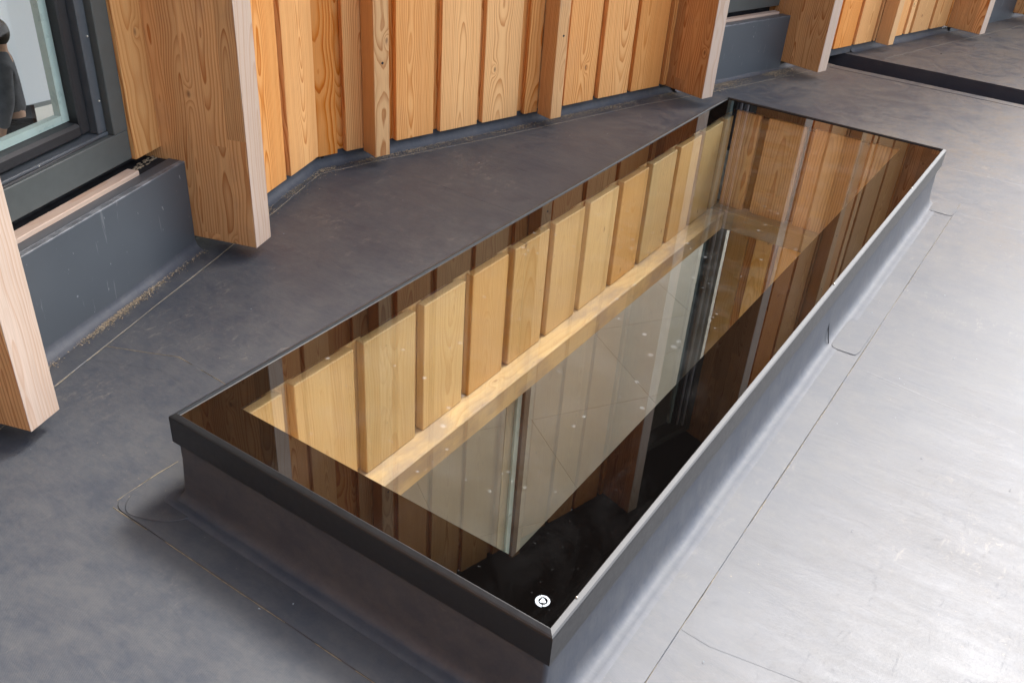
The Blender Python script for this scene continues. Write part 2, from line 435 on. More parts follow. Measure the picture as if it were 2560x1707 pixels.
# ------------------------------------------------------------------ ground, lower floor, roof slab
def sheet(name, x0, x1, y0, y1, z, mat, parent=None):
    return link(name, mesh(name, [(x0,y0,z),(x1,y0,z),(x1,y1,z),(x0,y1,z)], [(0,1,2,3)], mat), parent)
tag(sheet('ground', -400, 400, -400, 400, -2.6, M_GROUND), kind='structure')

WALLN = -0.17
corner = meet(F1, WALLN, F2, WALLN)
def wall_x(y, inset=0.0):
    """x of the wall line at y, where the roof sheet ends"""
    if y < corner.y:
        a, fr = F1.w(0, WALLN - inset), F1
    else:
        a, fr = F2.w(0, WALLN - inset), F2
    return a.x + fr.d.x * (y - a.y) / fr.d.y
TR0, TR1 = 5.17, 5.53        # sunken gutter
XR = 2.6
def roof_sheet(z, hole, hx0, hx1, hy0, hy1, mat, name):
    ys = sorted(set([-9 + i * 0.5 for i in range(0, 19)] + [hy0, hy1, corner.y, TR0, TR1] + [i * 0.5 for i in range(0, 28)]))
    v, f = [], []
    def quad(a, b, c, d):
        k = len(v); v.extend([(*a, z), (*b, z), (*c, z), (*d, z)]); f.append((k, k+1, k+2, k+3))
    for y0, y1 in zip(ys, ys[1:]):
        if y1 - y0 < 1e-5: continue
        ym = (y0 + y1) / 2
        if hole and TR0 < ym < TR1: continue
        e0, e1 = 1e-4, -1e-4
        xa, xb = wall_x(y0 + e0, 0.13), wall_x(y1 + e1, 0.13)
        if hy0 < ym < hy1:
            quad((xa, y0), (hx0, y0), (hx0, y1), (xb, y1))
            quad((hx1, y0), (XR, y0), (XR, y1), (hx1, y1))
        else:
            quad((xa, y0), (XR, y0), (XR, y1), (xb, y1))
    return link(name, mesh(name, v, f, mat))
tag(roof_sheet(ROOF, True, 0.01, 0.99, 0.01, SL - 0.01, M_ROOF, 'roof'), kind='structure')
tag(roof_sheet(-0.60, False, 0.05, 0.95, 0.05, SL + 0.05, M_WALL, 'ceiling'), kind='structure')
# gutter trough
gx0, gx1 = wall_x(TR0) - 0.14, XR
v = [(gx0, TR0, ROOF), (gx1, TR0, ROOF), (gx1, TR0 + 0.015, -0.42), (gx0, TR0 + 0.015, -0.42),
     (gx1, TR1 - 0.02, -0.42), (gx0, TR1 - 0.02, -0.42), (gx1, TR1, ROOF), (gx0, TR1, ROOF)]
tag(link('gutter', mesh('gutter', v, [(0,3,2,1), (3,5,4,2), (5,7,6,4)], M_GUT)), kind='structure')

# lower storey floor with wide joints
fl = tag(sheet('floor', -9, 3.4, -9, 14, -2.418, M_BEIGE), kind='structure')
slab_dir = math.radians(56)
ux, uy = Vector((math.cos(slab_dir), math.sin(slab_dir))), Vector((-math.sin(slab_dir), math.cos(slab_dir)))
slab_me = box_mesh('floor_slab', -0.4494, 0.4494, -0.4494, 0.4494, 0, 0.055, M_BEIGE, 0.0008)
for i in range(-7, 9):
    for j in range(-6, 8):
        p = Vector((-0.8, 2.6)) + ux * (i * 0.9) + uy * (j * 0.9)
        if -3.6 < p.x < 2.6 and -1.5 < p.y < 6.5:
            link('floor_slab', slab_me, fl, (p.x, p.y, -2.455), rz=slab_dir)

# ------------------------------------------------------------------ roof overhang above the walls
OV = 0.72
k = meet(F1, OV, F2, OV)
m_ = meet(F1, -0.31, F2, -0.31); a, b = F1.w(-9, -0.31), F2.w(11, -0.31)
tag(link('ceiling', mesh('ceiling', [(-9, -8, WTOP - .004), (a.x, a.y, WTOP - .004), (m_.x, m_.y, WTOP - .004), (b.x, b.y, WTOP - .004), (-9, 12, WTOP - .004)], [(4, 3, 2, 1, 0)], M_WALL)), kind='structure')  # white sheet added under the soffit to bounce light into the room
a, b = F1.w(-9, OV), F2.w(11, OV)
ov = prism('roof_overhang', [(a.x, a.y), (k.x, k.y), (b.x, b.y), (-9.5, 13), (-9.5, -9)], WTOP, WTOP + 0.3, M_SOFFIT)
tag(link('roof_overhang', ov), 'flat overhanging roof with black soffit above the timber walls', 'roof overhang')

# ------------------------------------------------------------------ clad walls
_bm = {}
def plank(w, th, h, mats, front=None, bev=0.0022):
    key = (round(w, 4), th, round(h, 4), tuple(m.name for m in mats), front)
    if key not in _bm:
        _bm[key] = box_mesh('plank', -w/2, w/2, 0, th, 0, h, mats, bev, front)
    return _bm[key]
def rc(tone=0.5, dt=0.05, hue=0.5, dh=0.35):
    return (random.random(), tone + random.uniform(-dt, dt), min(1, max(0, hue + random.uniform(-dh, dh))), 1)
BZ = -0.19
def board(par, t0, t1, n=-0.10, z0=BZ, z1=WTOP, mat=None, th=0.028, color=None, name='board'):
    me = plank(t1 - t0, th, z1 - z0, [mat or W_BOARD])
    return link(name, me, par, ((t0 + t1) / 2, -n, z0), color or rc())

def wall(fr, label, t0, t1, fronts, recess_n=-0.128, battens=(), group=None):
    """boards on the face, narrower-looking boards behind filling the gaps"""
    w = thing('clad_wall', label, 'timber wall', (fr.o.x, fr.o.y, 0), fr.rz)
    bk = box_mesh('backing', t0, t1, 0.158, 0.30, ROOF + 0.10, WTOP, M_DARK)
    link('backing', bk, w)
    up = box_mesh('upstand', t0, t1, 0.135, 0.157, ROOF, ROOF + 0.12, M_FLASH, 0.004)
    link('upstand', up, w)
    edges = []
    for f in fronts:
        board(w, f[0], f[1], color=f[2] if len(f) > 2 else None)
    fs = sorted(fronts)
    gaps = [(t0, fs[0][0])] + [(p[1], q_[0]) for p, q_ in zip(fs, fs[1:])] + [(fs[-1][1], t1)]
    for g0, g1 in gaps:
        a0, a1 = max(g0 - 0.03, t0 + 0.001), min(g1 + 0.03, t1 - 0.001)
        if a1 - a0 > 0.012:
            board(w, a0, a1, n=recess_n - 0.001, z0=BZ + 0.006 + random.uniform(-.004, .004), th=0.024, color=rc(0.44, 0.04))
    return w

def batten(fr, t0, t1, label, holes, color):
    b = thing('timber_batten', label, 'batten', (fr.o.x, fr.o.y, 0), fr.rz, 'timber battens fixed over the cladding')
    w = t1 - t0
    bm = bmesh.new()
    bm_box(bm, -w/2, w/2, 0, 0.098, 0, WTOP + 0.2)
    bmesh.ops.bevel(bm, geom=bm.edges[:], offset=0.002, segments=1, affect='EDGES')
    link('batten', bm_mesh('batten', bm, [W_BATTEN]), b, ((t0 + t1) / 2, 0, -0.2), color)
    for h in holes:
        bm = bmesh.new()
        bmesh.ops.create_cone(bm, cap_ends=True, segments=14, radius1=0.0055, radius2=0.0055, depth=0.004, matrix=Matrix.Translation((0, 0, 0)) @ Matrix.Rotation(math.pi/2, 4, 'X'))
        link('screw_hole', bm_mesh('screw_hole', bm, M_RUBBER), b, ((t0 + t1) / 2 + 0.004, 0.0012, h))
    return b
HOLES = (0.196, 0.688, 1.16, 1.635, 2.107, 2.6)

# long wall, from the inner corner to the third post
fr2_first = -0.17
wallA = wall(F2, 'orange larch boards on the wall between the inner corner and the third big post', -0.21, 1.925,
     [(-0.275, -0.157, (0.31, 0.42, 0.15, 1)), (-0.115, -0.03, (0.77, 0.5, 0.6, 1)),
      (0.14, 0.340, (0.12, 0.52, 0.45, 1)), (0.378, 0.592, (0.57, 0.56, 0.65, 1)), (0.623, 0.839, (0.88, 0.56, 0.7, 1)),
      (0.885, 0.969, (0.2, 0.49, 0.4, 1)), (1.145, 1.356, (0.43, 0.53, 0.45, 1)), (1.391, 1.610, (0.69, 0.56, 0.5, 1)),
      (1.638, 1.864, (0.05, 0.52, 0.35, 1)), (1.895, 1.925, (0.95, 0.46, 0.4, 1)), (0.046, 0.106, (0.36, 0.5, .5, 1)), (1.046, 1.11, (0.66, 0.5, .5, 1))])
wallB = wall(F2, 'orange larch boards on the far wall stretch beyond the small window bay', 3.095, 5.075,
     [(3.30, 3.525), (3.10, 3.265), (3.56, 3.775), (3.81, 4.02), (4.05, 4.066), (4.14, 4.17), (4.20, 4.42), (4.545, 4.78), (4.455, 4.51), (4.815, 5.04), (5.056, 5.07)])
wallC = wall(F2, 'farthest clad wall stretch at the upper right edge of the view', 6.28, 11.0,
     [(6.30 + 0.25 * i, 6.515 + 0.25 * i) for i in range(18)])
# short wall between second post and the corner, on the left wall's line
wallD = thing('clad_wall', 'short clad wall between the second big post and the inner corner', 'timber wall', (F1.o.x, F1.o.y, 0), F1.rz)
link('backing', box_mesh('backing', 1.178, 1.99, 0.235, 0.30, ROOF + 0.10, WTOP, M_DARK), wallD)
link('upstand', box_mesh('upstand', 1.178, 1.97, 0.205, 0.227, ROOF, ROOF + 0.12, M_FLASH, 0.004), wallD)
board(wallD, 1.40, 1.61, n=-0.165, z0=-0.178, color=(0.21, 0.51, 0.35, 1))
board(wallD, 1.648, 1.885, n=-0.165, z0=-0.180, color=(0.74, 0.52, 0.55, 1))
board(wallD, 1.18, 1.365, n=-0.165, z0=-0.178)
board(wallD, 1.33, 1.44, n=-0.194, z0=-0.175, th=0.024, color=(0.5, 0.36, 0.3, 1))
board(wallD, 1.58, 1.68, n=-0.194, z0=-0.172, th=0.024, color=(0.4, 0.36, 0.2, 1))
# left wall running on past the first post, behind the photographer
wallE = thing('clad_wall', 'clad wall running on to the left of the first window', 'timber wall', (F1.o.x, F1.o.y, 0), F1.rz)
link('backing', box_mesh('backing', -9.0, -1.02, 0.20, 0.30, ROOF, WTOP, M_DARK), wallE)
for i in range(31):
    board(wallE, -8.9 + 0.252 * i, -8.69 + 0.252 * i, n=-0.165, z0=-0.18)
    if i: board(wallE, -8.97 + 0.252 * i, -8.86 + 0.252 * i, n=-0.194, z0=-0.175, th=0.004)

# dark wall added behind the photographer, unseen, to keep sky off the near kerb
F3 = Frame(Vector((5.6, -4.3)), Vector((-1.0, 0.0)))
wallF = thing('clad_wall', 'dark clad wall added behind the photographer, outside the view, to shade the near kerb', 'timber wall', (F3.o.x, F3.o.y, 0), F3.rz)
link('backing', box_mesh('backing', 0.0, 5.0, 0.20, 0.30, ROOF, WTOP, M_DARK), wallF)
for i in range(20):
    board(wallF, 0.01 + 0.25 * i, 0.22 + 0.25 * i, n=-0.165, z0=-0.18, color=rc(0.2))
    if i: board(wallF, -0.05 + 0.25 * i, 0.04 + 0.25 * i, n=-0.194, z0=-0.175, th=0.004)
batten(F2, -0.032, 0.041, 'weathered batten nearest the inner corner of the clad wall, one screw hole', HOLES, (0.41, 0.47, 0.55, 1))
batten(F2, 0.970, 1.041, 'batten midway along the clad wall, to the left of the third post', HOLES, (0.83, 0.5, 0.5, 1))
batten(F2, 4.069, 4.136, 'small batten on the far wall beyond the second window bay', HOLES, (0.27, 0.56, 0.6, 1))

# ------------------------------------------------------------------ big posts
def post(fr, t0, t1, n_front, depth, label, color, z0=-0.2):
    p = thing('timber_post', label, 'post', (fr.o.x, fr.o.y, 0), fr.rz, 'big glued timber posts along the walls')
    w = t1 - t0
    me = box_mesh('post_core', -w/2, w/2, 0, depth, 0, WTOP - z0, [W_POST], 0.003)
    link('post_core', me, p, ((t0 + t1) / 2, -n_front, z0), color)
    # freshly planed outer lamination
    me = box_mesh('face_lamination', -w/2, w/2, -0.002, 0.0, 0, WTOP - z0, [W_PALE], 0.0009)
    link('face_lamination', me, p, ((t0 + t1) / 2, -n_front - 0.0005, z0), (color[0], 0.5, 0.5, 1))
    return p
post(F1, 0.0, 0.101, 0.0, 0.46, 'pale timber post cut by the left edge of the view, nearest the camera', (0.62, 0.5, 0.5, 1))
post(F1, 1.079, 1.178, 0.0, 0.46, 'broad timber post with wavy grain right beside the large left window', (0.15, 0.5, 0.45, 1))
post(F2, 1.926, 2.015, 0.155, 0.46, 'timber post just behind the far left corner of the skylight', (0.33, 0.44, 0.35, 1))
post(F2, 3.004, 3.092, 0.158, 0.46, 'timber post just in front of the sunken gutter', (0.71, 0.5, 0.4, 1))
post(F2, 5.078, 5.158, 0.150, 0.46, 'timber post beyond the gutter near the upper right corner', (0.52, 0.52, 0.4, 1))
post(F2, 6.19, 6.275, 0.155, 0.46, 'last timber post at the extreme upper right edge', (0.9, 0.5, 0.4, 1))
for i, t in enumerate((-1.06,)):
    post(F1, t, t + 0.1, 0.0, 0.46, 'timber post to the left of the large window, outside the view', (0.4, 0.5, 0.5, 1))

# ------------------------------------------------------------------ windows with their upstands
def window_bay(fr, t0, t1, dn, label, ulabel, strip_label, detail=True):
    """bay between posts from t0 to t1; dn shifts the whole bay outwards"""
    u = thing('window_upstand', ulabel, 'metal upstand', (fr.o.x, fr.o.y, 0), fr.rz, 'grey metal upstands below the windows')
    yf = 0.235 - dn
    link('front_panel', box_mesh('front_panel', t0, t1, yf, yf + 0.02, ROOF - 0.01, 0.076, [M_PANEL], 0.002), u)
    link('ledge', box_mesh('ledge', t0, t1, yf + 0.0205, yf + 0.06, 0.05, 0.0755, [M_FRAME2], 0.001), u)
    s = thing('timber_strip', strip_label, 'timber strip', (fr.o.x, fr.o.y, 0), fr.rz, 'pale timber strips on the window ledges')
    L = t1 - t0 - 0.15 if detail else t1 - t0 - 0.03
    bm = bmesh.new()
    bm_box(bm, -0.021, 0.021, -0.008, 0.008, 0, L - 0.02)
    bmesh.ops.bevel(bm, geom=bm.edges[:], offset=0.002, segments=1, affect='EDGES')
    me = bm_mesh('strip', bm, [W_PALE])
    for seg in range(1):
        o = link('strip', me, s, (t0 + 0.01, yf + 0.078, 0.083), (0.3, 0.5, 0.4, 1))
        o.rotation_euler = (math.pi/2, 0, math.pi/2)
    link('dark_joint', box_mesh('dark_joint', t0, t1, yf + 0.061, yf + 0.16, 0.02, 0.070, [M_DARK]), u)
    link('dark_joint', box_mesh('dark_joint', t0, t1, yf + 0.161, yf + 0.30, 0.02, 0.130, [M_DARK]), u)
    # crumbs of packing in the joint
    bm = bmesh.new()
    rnd = random.Random(5)
    for i in range(260 if detail else 60):
        x = rnd.uniform(t0, t1); y = rnd.uniform(yf + 0.094, yf + 0.125); r = rnd.uniform(0.0015, 0.006)
        bmesh.ops.create_icosphere(bm, subdivisions=1, radius=r, matrix=Matrix.Translation((x, y, 0.072)) @ Matrix.Diagonal((rnd.uniform(1, 3), 1, 0.5, 1)))
    tag(link('debris', bm_mesh('debris', bm, [M_DARK if False else M_DIRT]), u), kind='stuff')

    w = thing('window', label, 'window', (fr.o.x, fr.o.y, 0), fr.rz, 'grey framed windows in the timber walls')
    y0 = yf + 0.098; zb, zt = 0.115, 3.16
    fw = 0.065
    t1f = t1 - 0.13 if detail else t1 - 0.001
    if detail: link('dark_joint', box_mesh('dark_joint', t1f, t1, yf + 0.115, yf + 0.22, 0.131, 3.1, [M_DARK]), u)
    def fbox(name, a, b_, c, d, e, f, m, bev=0.002):
        return link(name, box_mesh(name, a, b_, c, d, e, f, [m], bev), w)
    f1 = fbox('frame_rail', t0, t1f, y0, y0 + 0.12, zb, zb + 0.095, M_FRAME)
    fbox('frame_jamb', t1f - fw, t1f, y0 - 0.0015, y0 + 0.12, zb + 0.096, zt, M_FRAME)
    fbox('frame_jamb', t0, t0 + fw, y0 - 0.0015, y0 + 0.12, zb + 0.096, zt, M_FRAME)
    fbox('frame_rail', t0 + fw + .001, t1f - fw - .001, y0, y0 + 0.12, zt - 0.06, zt, M_FRAME)
    a, b_ = t0 + fw + 0.002, t1f - fw - 0.002
    # bead, sash, gasket, pane
    fbox('bead', b_ - 0.038, b_, y0 + 0.022, y0 + 0.11, zb + 0.108, zt - 0.07, M_FRAME2)
    fbox('bead', a, a + 0.038, y0 + 0.022, y0 + 0.11, zb + 0.108, zt - 0.07, M_FRAME2)
    fbox('bead', a, b_, y0 + 0.018, y0 + 0.10, zb + 0.096, zb + 0.107, M_FRAME2)
    fbox('sash', b_ - 0.082, b_ - 0.039, y0 + 0.045, y0 + 0.12, zb + 0.115, zt - 0.08, M_RUBBER, 0.005)
    fbox('sash', a + 0.039, a + 0.082, y0 + 0.045, y0 + 0.12, zb + 0.115, zt - 0.08, M_RUBBER, 0.005)
    fbox('sash', a + 0.083, b_ - 0.083, y0 + 0.040, y0 + 0.115, zb + 0.112, zb + 0.155, M_RUBBER, 0.009)
    g0, g1 = a + 0.083, b_ - 0.083
    gy = y0 + 0.075
    pane = mesh('pane', [(g0, gy, zb + 0.156), (g1, gy, zb + 0.156), (g1, gy, zt - 0.09), (g0, gy, zt - 0.09)], [(0, 1, 2, 3)], M_PANE)
    link('pane', pane, w)
    # glass edge and spacer seen inside the pane
    fbox('glass_edge', g1 - 0.030, g1, gy + 0.004, gy + 0.028, zb + 0.157, zt - 0.09, M_TEAL, 0)
    fbox('glass_edge', g0, g1 - 0.031, gy + 0.004, gy + 0.028, zb + 0.157, zb + 0.180, M_TEAL, 0)
    if not detail:
        fbox('spacer', b_ - 0.020, b_ - 0.004, y0 + 0.010, y0 + 0.0215, zb + 0.108, zt - 0.07, M_SPACER, 0.001)
        fbox('spacer', b_ - 0.060, b_ - 0.050, y0 + 0.030, y0 + 0.0445, zb + 0.116, zt - 0.08, M_SPACER, 0.001)
    if detail:
        sm = bmesh.new()
        bmesh.ops.create_uvsphere(sm, u_segments=10, v_segments=6, radius=0.0035)
        sme = bm_mesh('screw_head', sm, [M_STEEL], True)
        for px, pz in ((b_ - 0.012, 0.32), (b_ - 0.012, 0.51), (b_ - 0.012, 0.72), (b_ - .30, zb + 0.1015), (b_ - 0.62, zb + 0.1015)):
            link('screw_head', sme, w, (px, y0 + 0.0205, pz))
        # loose gasket drooping along the bottom
        cu = []
        for i in range(25):
            s_ = i / 24
            cu.append((t0 + 0.05 + s_ * (b_ - t0 - 0.06), y0 + 0.006 + 0.018 * s_, zb + 0.099 - 0.004 * math.sin(s_ * math.pi)))
        vv, ff = [], []
        for i, (x, y, z) in enumerate(cu):
            for k_ in range(6):
                an = k_ * math.pi / 3; vv.append((x, y + 0.006 * math.cos(an), z + 0.006 * math.sin(an)))
            if i:
                for k_ in range(6):
                    ff.append(((i-1)*6 + k_, (i-1)*6 + (k_+1) % 6, i*6 + (k_+1) % 6, i*6 + k_))
        link('gasket', mesh('gasket', vv, ff, M_RUBBER, True), w)
    # wall strip above the window
    if zt < 3.0: link('head_board', box_mesh('head_board', t0, t1, y0 - 0.02, y0 + 0.03, zt + 0.005, WTOP, [W_BOARD], 0.002), w, color=(0.3, 0.45, 0.4, 1))
    return w
window_bay(F1, 0.103, 1.078, 0.0, 'large grey framed window at the upper left with loose gasket', 'scratched dark grey metal upstand under the large left window',
           'pale timber strip lying on the ledge under the large left window')
window_bay(F2, 2.017, 3.003, 0.125, 'second window between the posts behind the skylight, only its sill in view', 'smooth grey metal upstand between the third and fourth posts',
           'timber strip on the ledge between the third and fourth posts', False)
window_bay(F2, 5.160, 6.189, 0.125, 'far window in the bay at the upper right edge', 'far grey metal upstand at the upper right edge',
           'timber strip on the farthest window ledge', False)
window_bay(F1, -0.958, -0.002, 0.0, 'window to the left of the first post, outside the view', 'metal upstand to the left of the first post',
           'timber strip on the ledge left of the first post', False)
# reveal board between window frame and the second post
rv = thing('reveal_board', 'short orange reveal board between the left window frame and the second post', 'board', (F1.o.x, F1.o.y, 0), F1.rz)
link('board', box_mesh('board', -0.066, 0.066, 0, 0.025, 0, 3.0, [W_BOARD], 0.002), rv, (1.013, 0.318, 0.112), (0.93, 0.40, 0.55, 1))

# ------------------------------------------------------------------ skylight
sky = thing('skylight', 'long frameless flat roof skylight with black border and dark metal frame', 'skylight', (0, 0, ROOF))
def S(name, me, **kw): return link(name, me, sky, (0, 0, -ROOF), **kw)
H = 0.0777; LIP = 0.0155
prof = [(0.0, -H), (0.0, -0.0105), (0.0012, -0.0072), (0.0045, -0.0046), (0.0122, -0.0006), (0.0135, -0.0006), (LIP, -0.0085), (LIP, -0.02), (0.006, -0.022), (0.004, -H)]
def rail(p0, p1, inn):
    """mitred rail from corner p0 to p1; inn = inward direction at each end"""
    v, f = [], []
    n = len(prof)
    along = (Vector(p1) - Vector(p0)).normalized()
    for P, sgn in ((p0, 1), (p1, -1)):
        for o, z in prof:
            q_ = Vector(P) + Vector(inn) * o + along * (o * sgn)
            v.append((q_.x, q_.y, z))
    for i in range(n):
        j = (i + 1) % n
        f.append((i, j, n + j, n + i))
    f.append(tuple(range(n))[::-1]); f.append(tuple(range(n, 2*n)))
    me = mesh('frame_rail', v, f, M_ALU)
    return me
S('frame_rail', rail((0, 0), (SW, 0), (0, 1)))
S('frame_rail', rail((SW, 0), (SW, SL), (-1, 0)))
S('frame_rail', rail((SW, SL), (0, SL), (0, -1)))
S('frame_rail', rail((0, SL), (0, 0), (1, 0)))
GZ = -0.006
c0, c1, d0, d1 = 0.100, 0.838, 0.117, 3.040
g = LIP
ring = mesh('black_border', [(g, g, GZ), (SW-g, g, GZ), (SW-g, SL-g, GZ), (g, SL-g, GZ), (c0, d0, GZ), (c1, d0, GZ), (c1, d1, GZ), (c0, d1, GZ)],
            [(0, 1, 5, 4), (1, 2, 6, 5), (2, 3, 7, 6), (3, 0, 4, 7)], M_FRIT)
S('black_border', ring)
S('glass_pane', mesh('glass_pane', [(c0, d0, GZ), (c1, d0, GZ), (c1, d1, GZ), (c0, d1, GZ)], [(0, 1, 2, 3)], M_GLASS))
# maker's mark: ring with a triangle inside
def mark():
    bm = bmesh.new()
    cx, cy, z = 0.9415, 0.0605, GZ + 0.0006
    N = 40
    def arc(r0, r1, a0, a1, dx=0, dy=0):
        prev = None
        for i in range(N + 1):
            an = a0 + (a1 - a0) * i / N
            pr = (bm.verts.new((cx + dx + r0 * math.cos(an), cy + dy + r0 * math.sin(an), z)), bm.verts.new((cx + dx + r1 * math.cos(an), cy + dy + r1 * math.sin(an), z)))
            if prev: bm.faces.new((prev[0], prev[1], pr[1], pr[0]))
            prev = pr
    base = math.radians(-60)
    arc(0.0108, 0.0160, base, base + math.radians(200))
    arc(0.0102, 0.0172, base + math.radians(204), base + math.radians(352), 0.0006, -0.0006)
    # triangle with clipped corners and a dark dot
    pts = []
    for kk in range(3):
        a = math.radians(118 + 120 * kk)
        for da in (-14, 14):
            pts.append((cx + 0.0078 * math.cos(a + math.radians(da)), cy + 0.0078 * math.sin(a + math.radians(da))))
    outer = [bm.verts.new((x, y, z)) for x, y in pts]
    inner = [bm.verts.new((cx + 0.0016 * math.cos(math.radians(118 - 14 + 60 * i)), cy + 0.0016 * math.sin(math.radians(118 - 14 + 60 * i)), z)) for i in range(6)]
    for i in range(6):
        bm.faces.new((outer[i], outer[(i+1) % 6], inner[(i+1) % 6], inner[i]))
    bmesh.ops.scale(bm, vec=(0.82, 0.82, 1), space=Matrix.Translation((-cx, -cy, 0)), verts=bm.verts[:])
    return bm_mesh('maker_mark', bm, [M_WHITE])
S('maker_mark', mark())

# membrane dressed up the kerb: loops of a profile round the rectangle
def kerb():
    pr = [(0.009, -0.070), (0.008, -0.12), (0.0065, -0.17), (0.004, -0.205), (0.001, -0.226), (-0.004, -0.237), (-0.011, -0.2435), (-0.018, -0.2455), (-0.028, -0.2405), (-0.038, -0.2455), (-0.042, -0.2465), (-0.112, -0.2470), (-0.1135, -0.2505)]
    per = []
    R = 0.02
    step = 0.025
    def seg(p, q_):
        n = max(1, int((Vector(q_) - Vector(p)).length / step))
        return [(p[0] + (q_[0]-p[0]) * i / n, p[1] + (q_[1]-p[1]) * i / n) for i in range(n)]
    loops = []
    for o, z in pr:
        x0, y0, x1, y1 = o, o, SW - o, SL - o
        loops.append((x0, y0, x1, y1, z))
    # same parameter count for every loop
    nx, ny, nc = 36, 110, 5
    v, f = [], []
    rows = []
    for li, (o, z) in enumerate(pr):
        rad = 0.006 + max(0, (0.022 - o)) * 0.25
        row = []
        x0, y0, x1, y1 = o, o, SW - o, SL - o
        cs = [((x0 + rad, y0 + rad), 180), ((x1 - rad, y0 + rad), 270), ((x1 - rad, y1 - rad), 0), ((x0 + rad, y1 - rad), 90)]
        for ci in range(4):
            (cx, cy), a0 = cs[ci]
            for k_ in range(nc + 1):
                an = math.radians(a0 + 90 * k_ / nc)
                row.append((cx + rad * math.cos(an), cy + rad * math.sin(an)))
            (cx2, cy2), a2 = cs[(ci + 1) % 4]
            e0 = row[-1]; an = math.radians(a2)
            e1 = (cx2 + rad * math.cos(an), cy2 + rad * math.sin(an))
            n = nx if ci % 2 == 0 else ny
            for k_ in range(1, n):
                row.append((e0[0] + (e1[0]-e0[0]) * k_ / n, e0[1] + (e1[1]-e0[1]) * k_ / n))
        for (x, y) in row:
            amp = 0.0 if li in (0, len(pr) - 1) else (0.003 if li < 10 else 0.0006)
            nz = mnoise.noise(Vector((x * 6, y * 6, z * 14)))
            nz2 = mnoise.noise(Vector((x * 2.1 + 5, y * 2.1, z * 5)))
            side = 0.0 if x > SW else (1.0 if y < 0.0 else 0.3)
            zz = z
            if li == 8: zz = -0.2458 + (z + 0.2458) * (0.75 + 0.7 * nz2) * side
            dx = (x - 0.5) / 0.5; dy = (y - SL/2) / (SL/2)
            v.append((x + amp * nz * (1 if abs(dx) > 0.9 else 0), y + amp * nz * (1 if abs(dy) > 0.95 else 0), zz + amp * 0.4 * nz2))
        rows.append(len(row))
    n = rows[0]
    for r in range(len(pr) - 1):
        for i in range(n):
            j = (i + 1) % n
            f.append((r*n + i, (r+1)*n + i, (r+1)*n + j, r*n + j))
    me = mesh('flashing', v, f, [M_FLASH, M_ROOF], True)
    for i, p in enumerate(me.polygons):
        if i // n >= 10: p.material_index = 1; p.use_smooth = False
    return me
S('flashing', kerb())

def ribbon(name, pts, w, z, mat, parent, seed=1, h=0.0012, broken=0.0, rag=0.45):
    """thin irregular line of dirt or sealant lying on a surface"""
    rnd = random.Random(seed)
    P = []
    for p, q_ in zip(pts, pts[1:]):
        L = (Vector(q_) - Vector(p)).length; n = max(2, int(L / 0.012))
        for i in range(n): P.append(Vector(p).lerp(Vector(q_), i / n))
    P.append(Vector(pts[-1]))
    v, f = [], []
    last = False
    for i, p in enumerate(P):
        d = (P[min(i+1, len(P)-1)] - P[max(i-1, 0)]).normalized(); nn = Vector((-d.y, d.x))
        nv = mnoise.noise(Vector((p.x * 14 + seed * 3.1, p.y * 14, 0)))
        ww = w * (0.6 + rag * nv + rnd.uniform(-0.2, 0.25))
        ww = max(ww, w * 0.15)
        off = nn * (0.003 * mnoise.noise(Vector((p.x * 5, p.y * 5, seed))))
        a, b_, m_ = p + off - nn * ww/2, p + off + nn * ww/2, p + off
        v += [(a.x, a.y, z), (m_.x, m_.y, z + h), (b_.x, b_.y, z)]
        ok = nv > broken - 0.5
        if i and ok and last:
            k_ = 3 * i
            f += [(k_-3, k_-2, k_+1, k_), (k_-2, k_-1, k_+2, k_+1)]
        last = ok
    return link(name, mesh(name, v, f, mat), parent)
e = 0.1125
def rl(name, pts, w, mat, parent, **kw):
    """same on a thing whose origin lies on the roof: z is measured from the roof"""
    return ribbon(name, pts, w, 0.0006, mat, parent, **kw)
rl('dirt_line', [(-0.10, -e - .001), (1.10, -e - .001)], 0.0036, M_TAN, sky, seed=3, broken=0.1)
rl('dirt_line', [(SW + e + .001, -0.09), (SW + e + .001, SL + 0.1)], 0.0026, M_TAN, sky, seed=4, broken=0.1)
rl('dirt_line', [(-e, -0.095), (-e - 0.004, 0.02), (-e, 0.2)], 0.004, M_TAN, sky, seed=5, broken=0.2)

def blob(name, cx, cy, rx, ry, rot, z, mat, parent, seed=0, th=0.0009, e=0.75):
    v, f = [], []
    N = 36
    for k_ in range(N):
        an = 2 * math.pi * k_ / N
        sx_ = abs(math.cos(an)) ** e * math.copysign(1, math.cos(an)); sy_ = abs(math.sin(an)) ** e * math.copysign(1, math.sin(an))
        r = 1 + 0.04 * mnoise.noise(Vector((math.cos(an) * 2 + seed, math.sin(an) * 2, 0)))
        x, y = rx * sx_ * r, ry * sy_ * r
        X, Y = cx + x * math.cos(rot) - y * math.sin(rot), cy + x * math.sin(rot) + y * math.cos(rot)
        v += [(X, Y, z), (cx + (X - cx) * 0.985, cy + (Y - cy) * 0.985, z + th)]
    v.append((cx, cy, z + th))
    for k_ in range(N):
        j = (k_ + 1) % N
        f += [(2*k_, 2*j, 2*j + 1, 2*k_ + 1), (2*k_ + 1, 2*j + 1, 2*N)]
    return link(name, mesh(name, v, f, mat, False), parent)
blob('patch', -0.02, -0.035, 0.085, 0.062, 0.5, 0.0045, M_ROOF, sky, 1)
blob('patch', SW + 0.02, -0.03, 0.08, 0.07, 0.7, 0.0045, M_ROOF, sky, 2)
blob('patch', SW + 0.062, 1.80, 0.045, 0.115, 0.0, 0.0045, M_ROOF, sky, 3, 0.0012, 0.3)
blob('patch', SW + 0.060, SL - 0.03, 0.055, 0.06, 0.0, 0.0045, M_ROOF, sky, 4, 0.001, 0.4)
